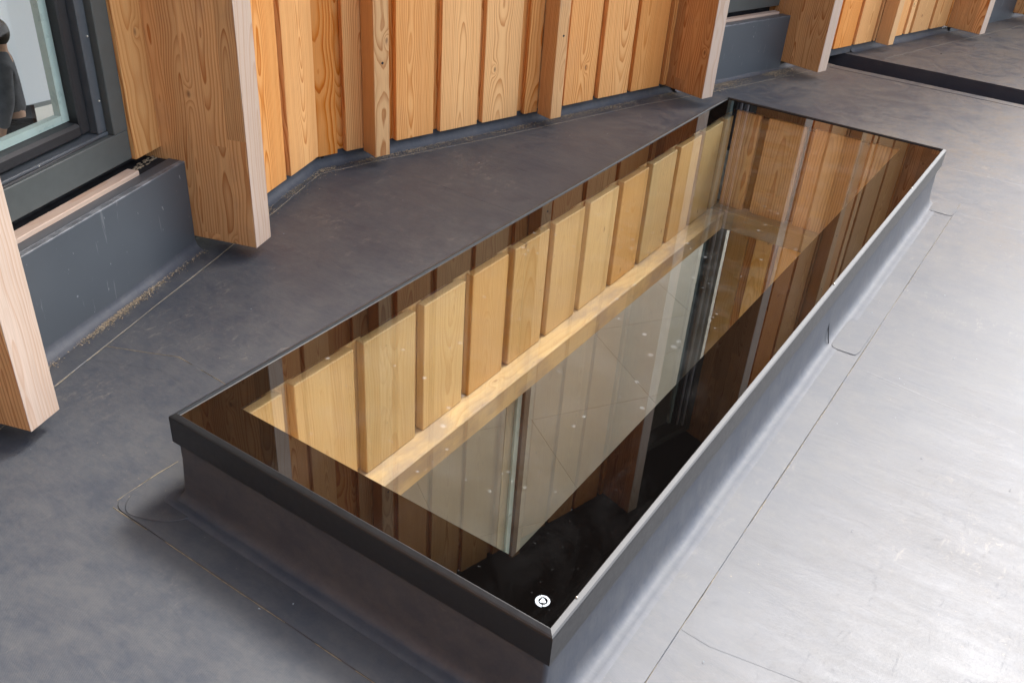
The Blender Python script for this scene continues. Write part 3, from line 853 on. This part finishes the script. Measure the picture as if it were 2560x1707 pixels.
# lap of the dressing half way along the right side: a low fold up the kerb
bm = bmesh.new()
for i in range(9):
    s_ = i / 8
    x = SW - 0.021 + 0.03 * s_ ** 2; z = 0.172 - 0.162 * s_ + 0.0
    y = 1.69 + 0.015 * math.sin(s_ * 3.0)
    a = bm.verts.new((x + 0.001, y - 0.0022, z)); b_ = bm.verts.new((x + 0.0045, y, z)); c_ = bm.verts.new((x + 0.001, y + 0.0022, z))
    if i:
        bm.faces.new((pa, pb, b_, a)); bm.faces.new((pb, pc, c_, b_))
    pa, pb, pc = a, b_, c_
link('lap_seam', bm_mesh('lap_seam', bm, [M_RUBBER], True), sky)
# screws in the frame
sm = bmesh.new(); bmesh.ops.create_uvsphere(sm, u_segments=10, v_segments=6, radius=0.003); sme = bm_mesh('rivet', sm, [M_STEEL], True)
for p in ((SW - 0.012, 0.10, -0.0003), (SW - 0.01, 1.62, -0.0003), (SW - 0.012, 2.6, -0.0003)):
    S('rivet', sme).location = (p[0], p[1], p[2] - ROOF)

# ------------------------------------------------------------------ light shaft under the skylight
shaft = thing('light_shaft', 'timber lined light shaft seen down through the skylight glass', 'light shaft', (0, 0, -0.6))
def SH(name, me, loc=(0, 0, 0), color=None, rz=0.0):
    return link(name, me, shaft, (loc[0], loc[1], loc[2] + 0.6), color, rz)
rnd = random.Random(11)
starts = [0.045, 0.295, 0.545, 0.80, 1.035, 1.265, 1.51, 1.75, 2.005, 2.255, 2.52, 2.77, 3.01]
SZ0, SZ1 = -0.50, -0.054
for y0, y1 in zip(starts, starts[1:] + [3.26]):
    w = min(y1, 3.13) - y0 - 0.038
    if w < 0.05: continue
    me = plank(w, 0.028, SZ1 - SZ0, [W_PINE])
    SH('board', me, (0.080, y0 + w/2, SZ0 + rnd.uniform(-.002, .002)), (rnd.random(), 0.5 + rnd.uniform(-.05, .04), rnd.uniform(0.2, 0.75), 1), rz=math.pi/2)
    me = plank(0.085, 0.02, SZ1 - SZ0 - 0.006, [W_PINE])
    SH('recessed_board', me, (0.0505, y0 + w + 0.019, SZ0 + 0.004), (rnd.random(), 0.44, 0.4, 1), rz=math.pi/2)
SH('shaft_back', box_mesh('shaft_back', -0.02, 0.028, 0.03, 3.2, -0.6, -0.03, [M_DARK]))
# end wall of the shaft
ends = [0.088, 0.215, 0.262, 0.42, 0.46, 0.67, 0.705, 0.92]
for i, (a, b_) in enumerate(((0.088, 0.208), (0.245, 0.425), (0.460, 0.665), (0.705, 0.905))):
    me = plank(b_ - a, 0.028, 0.47, [W_BOARD])
    SH('end_board', me, ((a + b_)/2, 3.10, SZ0), (0.13 + 0.21 * i, 0.5, 0.85, 1))
SH('end_recess', box_mesh('end_recess', 0.085, 0.93, 3.130, 3.155, SZ0, SZ1, [W_PINE]), color=(0.5, 0.3, 0.2, 1))
SH('side_lining', box_mesh('side_lining', 0.935, 0.96, 0.03, 3.16, -0.60, -0.03, [W_PINE]), color=(0.5, 0.45, 0.4, 1))
SH('near_lining', box_mesh('near_lining', 0.03, 0.934, 0.03, 0.055, -0.60, -0.03, [W_PINE]), color=(0.5, 0.45, 0.4, 1))
def beam(x0, x1, y0, y1, z0, z1, color, name='beam'):
    """beam meshed with its length along local z for the grain"""
    lx, ly = x1 - x0, y1 - y0
    if ly > lx:
        me = box_mesh(name, -lx/2, lx/2, 0, z1 - z0, 0, ly, [W_BEAM], 0.004)
        o = SH(name, me, ((x0 + x1)/2, y1, z0), color); o.rotation_euler = (math.pi/2, 0, 0)
    else:
        me = box_mesh(name, -ly/2, ly/2, 0, z1 - z0, 0, lx, [W_BEAM], 0.004)
        o = SH(name, me, (x0, (y0 + y1)/2, z0), color); o.rotation_euler = (math.pi/2, 0, math.pi/2)
    return o
beam(0.03, 0.150, 0.056, 3.03, -0.595, -0.503, (0.37, 0.5, 0.4, 1))
beam(0.03, 0.934, 3.031, 3.15, -0.59, -0.498, (0.81, 0.44, 0.35, 1))

# lower level: glazing under the long beam, clad wall beyond the cross beam
lg = thing('lower_window', 'tall glazed screen below the shaft beam, seen through the skylight', 'window', (0.1, 0, -2.4))
def LG(name, a, b_, c_, d_, e_, f_, m, bev=0.002):
    return link(name, box_mesh(name, a - 0.1, b_ - 0.1, c_, d_, e_ + 2.4, f_ + 2.4, [m], bev), lg)
LG('stile', 0.05, 0.115, 1.345, 1.385, -2.4, -0.6, M_RUBBER)
LG('stile', 0.080, 0.105, 3.05, 3.27, -2.4, -0.6, M_FRAME)
LG('stile', 0.085, 0.112, 3.005, 3.045, -2.4, -0.6, M_RUBBER)
LG('stile', 0.05, 0.11, -0.6, -0.54, -1.46, -0.6, M_FRAME)
LG('bottom_rail', 0.03, 0.125, -0.6, 1.344, -1.52, -1.461, M_FRAME)
LG('glass_edge', 0.094, 0.104, 1.315, 1.344, -1.46, -0.6, M_TEAL, 0)
LG('pane_edge', 0.090, 0.0935, 1.262, 1.3145, -1.46, -0.6, M_BEIGE, 0)
LG('sill_panel', 0.05, 0.10, -0.6, 1.344, -2.4, -1.521, M_FRAME, 0)
for y0, y1, zb_ in ((-0.54, 1.304, 0.94), (1.386, 2.984, 0.0)):
    link('pane', mesh('pane', [(0, y0, zb_), (0, y1, zb_), (0, y1, 1.8), (0, y0, 1.8)], [(0, 1, 2, 3)], M_LOW), lg)
lw = thing('lower_clad_wall', 'orange boards of the lower wall beyond the cross beam, seen through the glass', 'timber wall', (0.1, 3.3, -2.4))
xs = [0.115, 0.21, 0.255, 0.34, 0.375, 0.565, 0.60, 0.80, 0.835, 1.04]
for i in range(0, len(xs) - 1, 2):
    me = plank(xs[i+1] - xs[i], 0.028, 2.1, [W_PINE])
    link('board', me, lw, ((xs[i] + xs[i+1])/2 - 0.1, 0, 0), (0.07 + 0.17 * i, 0.42 if i == 0 else 0.85, 0.25, 1))
link('backing', box_mesh('backing', 0.0, 3.3, 0.03, 0.06, 0, 2.0, [W_BOARD]), lw, color=(0.5, 0.36, 0.4, 1))

# ------------------------------------------------------------------ room behind the windows
iw = thing('blocker_wall', 'dark wall added behind the far windows to block the bright room', 'wall', (F2.o.x, F2.o.y, 0), F2.rz)  # added screen, keeps the far panes and their reflections dark
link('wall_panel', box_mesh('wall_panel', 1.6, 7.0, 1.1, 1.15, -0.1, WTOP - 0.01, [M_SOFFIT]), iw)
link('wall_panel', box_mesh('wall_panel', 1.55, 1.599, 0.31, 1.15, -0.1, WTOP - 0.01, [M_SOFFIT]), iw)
bw = thing('room_wall', 'pale far wall of the room behind the large left window, with a lit opening', 'wall', (-7.2, 0, -2.4))
link('wall_panel', box_mesh('wall_panel', -0.1, 0, -9, 0.6, 0, 5.6, [M_WALL]), bw)
link('wall_panel', box_mesh('wall_panel', -0.1, 0, 6.2, 12, 0, 5.6, [M_WALL]), bw)
bl = thing('roller_blind', 'white blind lowered over the far opening seen through the large left window', 'blind', (-7.0, 3.4, -2.4))
t = NT('backlit_blind')
tl = t.n('ShaderNodeBsdfTranslucent'); tl.inputs[0].default_value = (0.84, 0.85, 0.86, 1)
df = t.n('ShaderNodeBsdfDiffuse'); df.inputs[0].default_value = (0.8, 0.81, 0.82, 1)
mx = t.n('ShaderNodeMixShader'); mx.inputs[0].default_value = 0.4
t.t.links.new(tl.outputs[0], mx.inputs[1]); t.t.links.new(df.outputs[0], mx.inputs[2]); t.t.links.new(mx.outputs[0], t.out.inputs[0])
link('blind_cloth', box_mesh('blind_cloth', -0.002, 0.002, -2.75, 2.75, 0.62, 5.4, [t.m]), bl)
link('bottom_bar', box_mesh('bottom_bar', -0.015, 0.015, -2.75, 2.75, 0.58, 0.6195, [M_WHITE]), bl)

# ------------------------------------------------------------------ person behind the window
def skin_body(name, verts, edges, radii, mat, parent, lv=2, loc=(0, 0, 0)):
    me = bpy.data.meshes.new(name); me.from_pydata(verts, edges, [])
    o = bpy.data.objects.new(name, me); C.objects.link(o)
    sk = o.modifiers.new('skin', 'SKIN'); sk.use_smooth_shade = True
    for i, r in enumerate(radii):
        me.skin_vertices[0].data[i].radius = (r, r) if not isinstance(r, tuple) else r
    me.skin_vertices[0].data[0].use_root = True
    sb = o.modifiers.new('sub', 'SUBSURF'); sb.levels = lv; sb.render_levels = lv
    dg = bpy.context.evaluated_depsgraph_get()
    nm = bpy.data.meshes.new_from_object(o.evaluated_get(dg))
    bpy.data.objects.remove(o)
    nm.materials.clear(); nm.materials.append(mat)
    for p in nm.polygons: p.use_smooth = True
    return link(name, nm, parent, loc)
M_SKIN = simple('skin', (0.45, 0.27, 0.19), 0.5)
M_SWEAT = simple('grey_sweater', (0.11, 0.115, 0.135), 0.85, 0.0, 0.2, 15, 0.2, 0.3)
M_JEAN = simple('dark_jeans', (0.018, 0.022, 0.03), 0.8, 0.0, 0.2, 20, 0.3, 0.3)
M_HAIR = simple('dark_hair', (0.02, 0.015, 0.012), 0.6, 0.0, 0.3, 80, 0.4, 0.3)
M_SHOE = simple('shoe', (0.02, 0.02, 0.02), 0.5)
per = thing('person', 'person in dark sweater and jeans standing behind the large left window', 'person', (-6.0, 2.95, -2.4), math.radians(150))
bv = [(0,0,.92),(0,0,1.05),(0,.01,1.22),(0,.0,1.36),(0,-.01,1.44),(0,.01,1.53),(0,.015,1.61),
      (-.17,0,1.36),(-.22,.02,1.10),(-.20,.10,.88),(-.19,.13,.80),(.17,0,1.36),(.22,.02,1.10),(.20,.10,.88),(.19,.13,.80),
      (-.09,0,.86),(-.10,.01,.48),(-.10,-.02,.08),(-.10,.11,.035),(.09,0,.86),(.11,.03,.48),(.12,.0,.08),(.12,.13,.035)]
be = [(0,1),(1,2),(2,3),(3,4),(4,5),(5,6),(3,7),(7,8),(8,9),(9,10),(3,11),(11,12),(12,13),(13,14),(0,15),(15,16),(16,17),(17,18),(0,19),(19,20),(20,21),(21,22)]
br = [(.14,.10),(.125,.09),(.14,.10),(.12,.085),.05,(.072,.088),(.07,.08),.055,.042,.032,.035,.055,.042,.032,.035,.085,.06,.042,.035,.085,.06,.042,.035]
skin_body('body', bv, be, br, M_SKIN, per)
tv = bv[0:4] + bv[7:10] + bv[11:14] + [(0,0,1.47)]
te = [(0,1),(1,2),(2,3),(3,4),(4,5),(5,6),(3,7),(7,8),(8,9),(3,10)]
tr_ = [(.165,.12),(.15,.11),(.165,.12),(.15,.10),.075,.06,.048,.075,.06,.048,.062]
skin_body('sweater', tv, te, tr_, M_SWEAT, per)
jv = [bv[0]] + bv[15:18] + bv[19:22]
skin_body('trousers', jv, [(0,1),(1,2),(2,3),(0,4),(4,5),(5,6)], [(.155,.115),.10,.078,.058,.10,.078,.058], M_JEAN, per)
hb = bmesh.new(); bmesh.ops.create_uvsphere(hb, u_segments=16, v_segments=12, radius=1.0, matrix=Matrix.Translation((0, -.005, 1.60)) @ Matrix.Diagonal((.086, .10, .115, 1)))
link('hair', bm_mesh('hair', hb, [M_HAIR], True), per)

# ------------------------------------------------------------------ seams, laps and dirt on the roof
strips = thing('membrane_strips', None, None, (0, 0, ROOF), kind='structure')
def strip(pts, w, th=0.0016, side=1, seed=0, name='membrane_strip'):
    """a welded cover strip: pts is its free edge, w its width to the side"""
    v, f = [], []
    P = [Vector(p) for p in pts]
    for i, p in enumerate(P):
        d = (P[min(i+1, len(P)-1)] - P[max(i-1, 0)]).normalized(); nn = Vector((-d.y, d.x)) * side
        b_ = p + nn * w
        v += [(p.x, p.y, 0.0), (p.x + nn.x * .002, p.y + nn.y * .002, th), (b_.x, b_.y, th)]
        if i:
            k_ = 3 * i; q4 = [(k_-3, k_-2, k_+1, k_), (k_-2, k_-1, k_+2, k_+1)]
            f += q4 if side < 0 else [x[::-1] for x in q4]
    return link(name, mesh(name, v, f, M_ROOF), strips)
sL = [F1.w(-1.0, -0.13), F1.w(0.24, -0.13), F1.w(1.17, -0.14), F1.w(1.45, -0.143), F1.w(1.83, -0.155)]
kk_ = meet(F1, -0.155, F2, -0.075)
sR = [Vector((-1.145, 1.63)), Vector((-1.069, 1.898)), Vector((-0.888, 2.428)), Vector((-0.569, 3.488)), Vector((-0.372, 4.03)), Vector((-0.107, 4.882)), Vector((-0.03, 5.168))]
edge = [Vector(p) for p in sL] + sR
strip(edge, 0.16, side=1)
ribbon('dirt_line', edge, 0.0045, 0.0008, M_TAN, strips, seed=8, broken=0.12)
# strips beyond the gutter
sF = [F2.w(3.90, 0.09), F2.w(4.5, 0.07), F2.w(6.2, 0.06), F2.w(9, 0.06)]
strip(sF, 0.25, side=1)
ribbon('dirt_line', sF, 0.004, 0.0008, M_TAN, strips, seed=18, broken=0.2)
# laps across the sheet
lap = [((-0.684, 0.286), (-0.484, 0.377), (-0.298, 0.373), (-0.113, 0.36)), ((-0.894, 1.887), (-0.485, 1.868), (-0.11, 1.86)),
       ((1.114, 1.633), (1.35, 1.60), (1.6, 1.584), (2.6, 1.56)), ((-0.04, 5.085), (1.1, 5.09), (2.6, 5.10)),
       ((1.114, 0.365), (1.18, 0.36), (1.7, 0.45), (2.1, 0.46), (2.6, 0.45)), ((1.114, 3.15), (2.0, 3.12), (2.6, 3.1)), ((-0.02, 3.7), (1.2, 3.72), (2.6, 3.7))]
for i, L in enumerate(lap):
    strip([Vector(p) for p in L], 0.075, th=0.0005, side=-1 if i in (0,) else 1)
ribbon('dirt_line', [Vector(p) for p in lap[0]], 0.004, 0.0008, M_TAN, strips, seed=21, broken=0.25)
ribbon('dirt_line', [Vector(p) for p in lap[3]], 0.004, 0.0008, M_DARK, strips, seed=22, broken=0.0)
# coved fillet where roof meets upstands
def cove(pts, r, name='fillet'):
    v, f = [], []
    P = []
    for p, q_ in zip(pts, pts[1:]):
        L = (Vector(q_) - Vector(p)).length; n = max(2, int(L / 0.04))
        for i in range(n): P.append(Vector(p).lerp(Vector(q_), i / n))
    P.append(Vector(pts[-1]))
    K = 5
    for i, p in enumerate(P):
        d = (P[min(i+1, len(P)-1)] - P[max(i-1, 0)]).normalized(); nn = Vector((d.y, -d.x))
        rr = r * (1 + 0.35 * mnoise.noise(Vector((p.x * 3, p.y * 3, 1.0))))
        for k_ in range(K + 1):
            an = math.pi / 2 * k_ / K
            o = rr - rr * math.sin(an) ; z = rr - rr * math.cos(an)
            v.append((p.x + nn.x * o, p.y + nn.y * o, rr - rr * math.sin(math.pi/2 - an) + 0.0028))
        if i:
            for k_ in range(K):
                a_ = (i-1) * (K+1) + k_; b_ = i * (K+1) + k_
                f.append((a_, a_+1, b_+1, b_))
    return link(name, mesh(name, v, f, M_FLASH, True), strips)
cove([F1.w(-1.0, -0.235), F1.w(1.079, -0.235)], 0.028)
cv = meet(F1, -0.205, F2, -0.135)
cove([F1.w(1.179, -0.205), cv, F2.w(2.01, -0.135)], 0.03)
cove([F2.w(2.016, -0.11), F2.w(3.2, -0.12)], 0.03)
cove([F2.w(3.2, -0.135), F2.w(3.30, -0.135)], 0.03)
cove([F2.w(3.84, -0.135), F2.w(6.1, -0.13), F2.w(10, -0.13)], 0.03)

# sawdust and grit lying along the walls: nobody could count it
def crumbs(name, gen, n, seed, mat, rmin=0.0006, rmax=0.0022):
    rnd = random.Random(seed)
    v, f = [], []
    for i in range(n):
        x, y = gen(rnd); r = rmin + (rmax - rmin) * rnd.random() ** 3
        an = rnd.random() * 6.28; s_ = rnd.uniform(1, 2.2)
        c_, s2 = math.cos(an), math.sin(an)
        k_ = len(v)
        for px, py, pz in ((s_, 0, 0), (-.5, .8, 0), (-.6, -.7, 0), (0, 0, 1.1)):
            v.append((x + r * (px * c_ - py * s2), y + r * (px * s2 + py * c_), 0.0032 + r * pz * 0.8))
        f += [(k_, k_+1, k_+3), (k_+1, k_+2, k_+3), (k_+2, k_, k_+3)]
    o = link(name, mesh(name, v, f, mat), None, (0, 0, ROOF))
    return tag(o, kind='stuff')
def along(path, spread, bias=0.0):
    segs = [(Vector(a), Vector(b_)) for a, b_ in zip(path, path[1:])]
    Ls = [(b_ - a).length for a, b_ in segs]
    def gen(r):
        a, b_ = r.choices(segs, Ls)[0]
        s_ = r.random(); p = a.lerp(b_, s_)
        d = (b_ - a).normalized(); nn = Vector((d.y, -d.x))
        # drifts rather than an even line
        for _ in range(6):
            if mnoise.noise(Vector((p.x * 7, p.y * 7, 2.0))) + r.uniform(-0.35, 0.35) > 0: break
            p = a.lerp(b_, r.random())
        q_ = p + nn * (bias + abs(r.gauss(0, spread)))
        return q_.x, q_.y
    return gen
base1 = [F1.w(0.1, -0.215), F1.w(1.08, -0.215)]
base2 = [F1.w(1.18, -0.19), cv + Vector((0.02, 0)), F2.w(2.0, -0.115)]
base3 = [F2.w(2.02, -0.085), F2.w(3.25, -0.10)]
o = crumbs('sawdust', along(base1, 0.014), 3200, 3, M_DIRT, 0.0006, 0.003); tag(o, 'fine sawdust and grit along the foot of the left metal upstand', 'sawdust')
o = crumbs('sawdust', along(base2, 0.028), 8000, 4, M_DIRT, 0.0006, 0.0026); tag(o, 'fine sawdust drifted along the foot of the clad wall', 'sawdust')
o = crumbs('sawdust', along(base3, 0.05), 3500, 5, M_DIRT, 0.0007, 0.0032); tag(o, 'fine sawdust below the second window bay', 'sawdust')
def anywhere(r):
    while True:
        x, y = r.uniform(-0.9, 2.6), r.uniform(-0.8, 5.0)
        if not (-0.03 < x < 1.03 and -0.05 < y < 3.22) and x > wall_x(y) + 0.15: return x, y
o = crumbs('grit', anywhere, 170, 6, M_WHITE, 0.0009, 0.0026); tag(o, 'pale grit specks scattered over the roof membrane', 'grit')
def beyond(r):
    y = r.uniform(5.6, 8.5); return r.uniform(wall_x(y) + 0.2, 2.5), y
o = crumbs('grit', beyond, 120, 9, M_DARK, 0.002, 0.006); tag(o, 'dark grit on the roof beyond the gutter', 'grit')
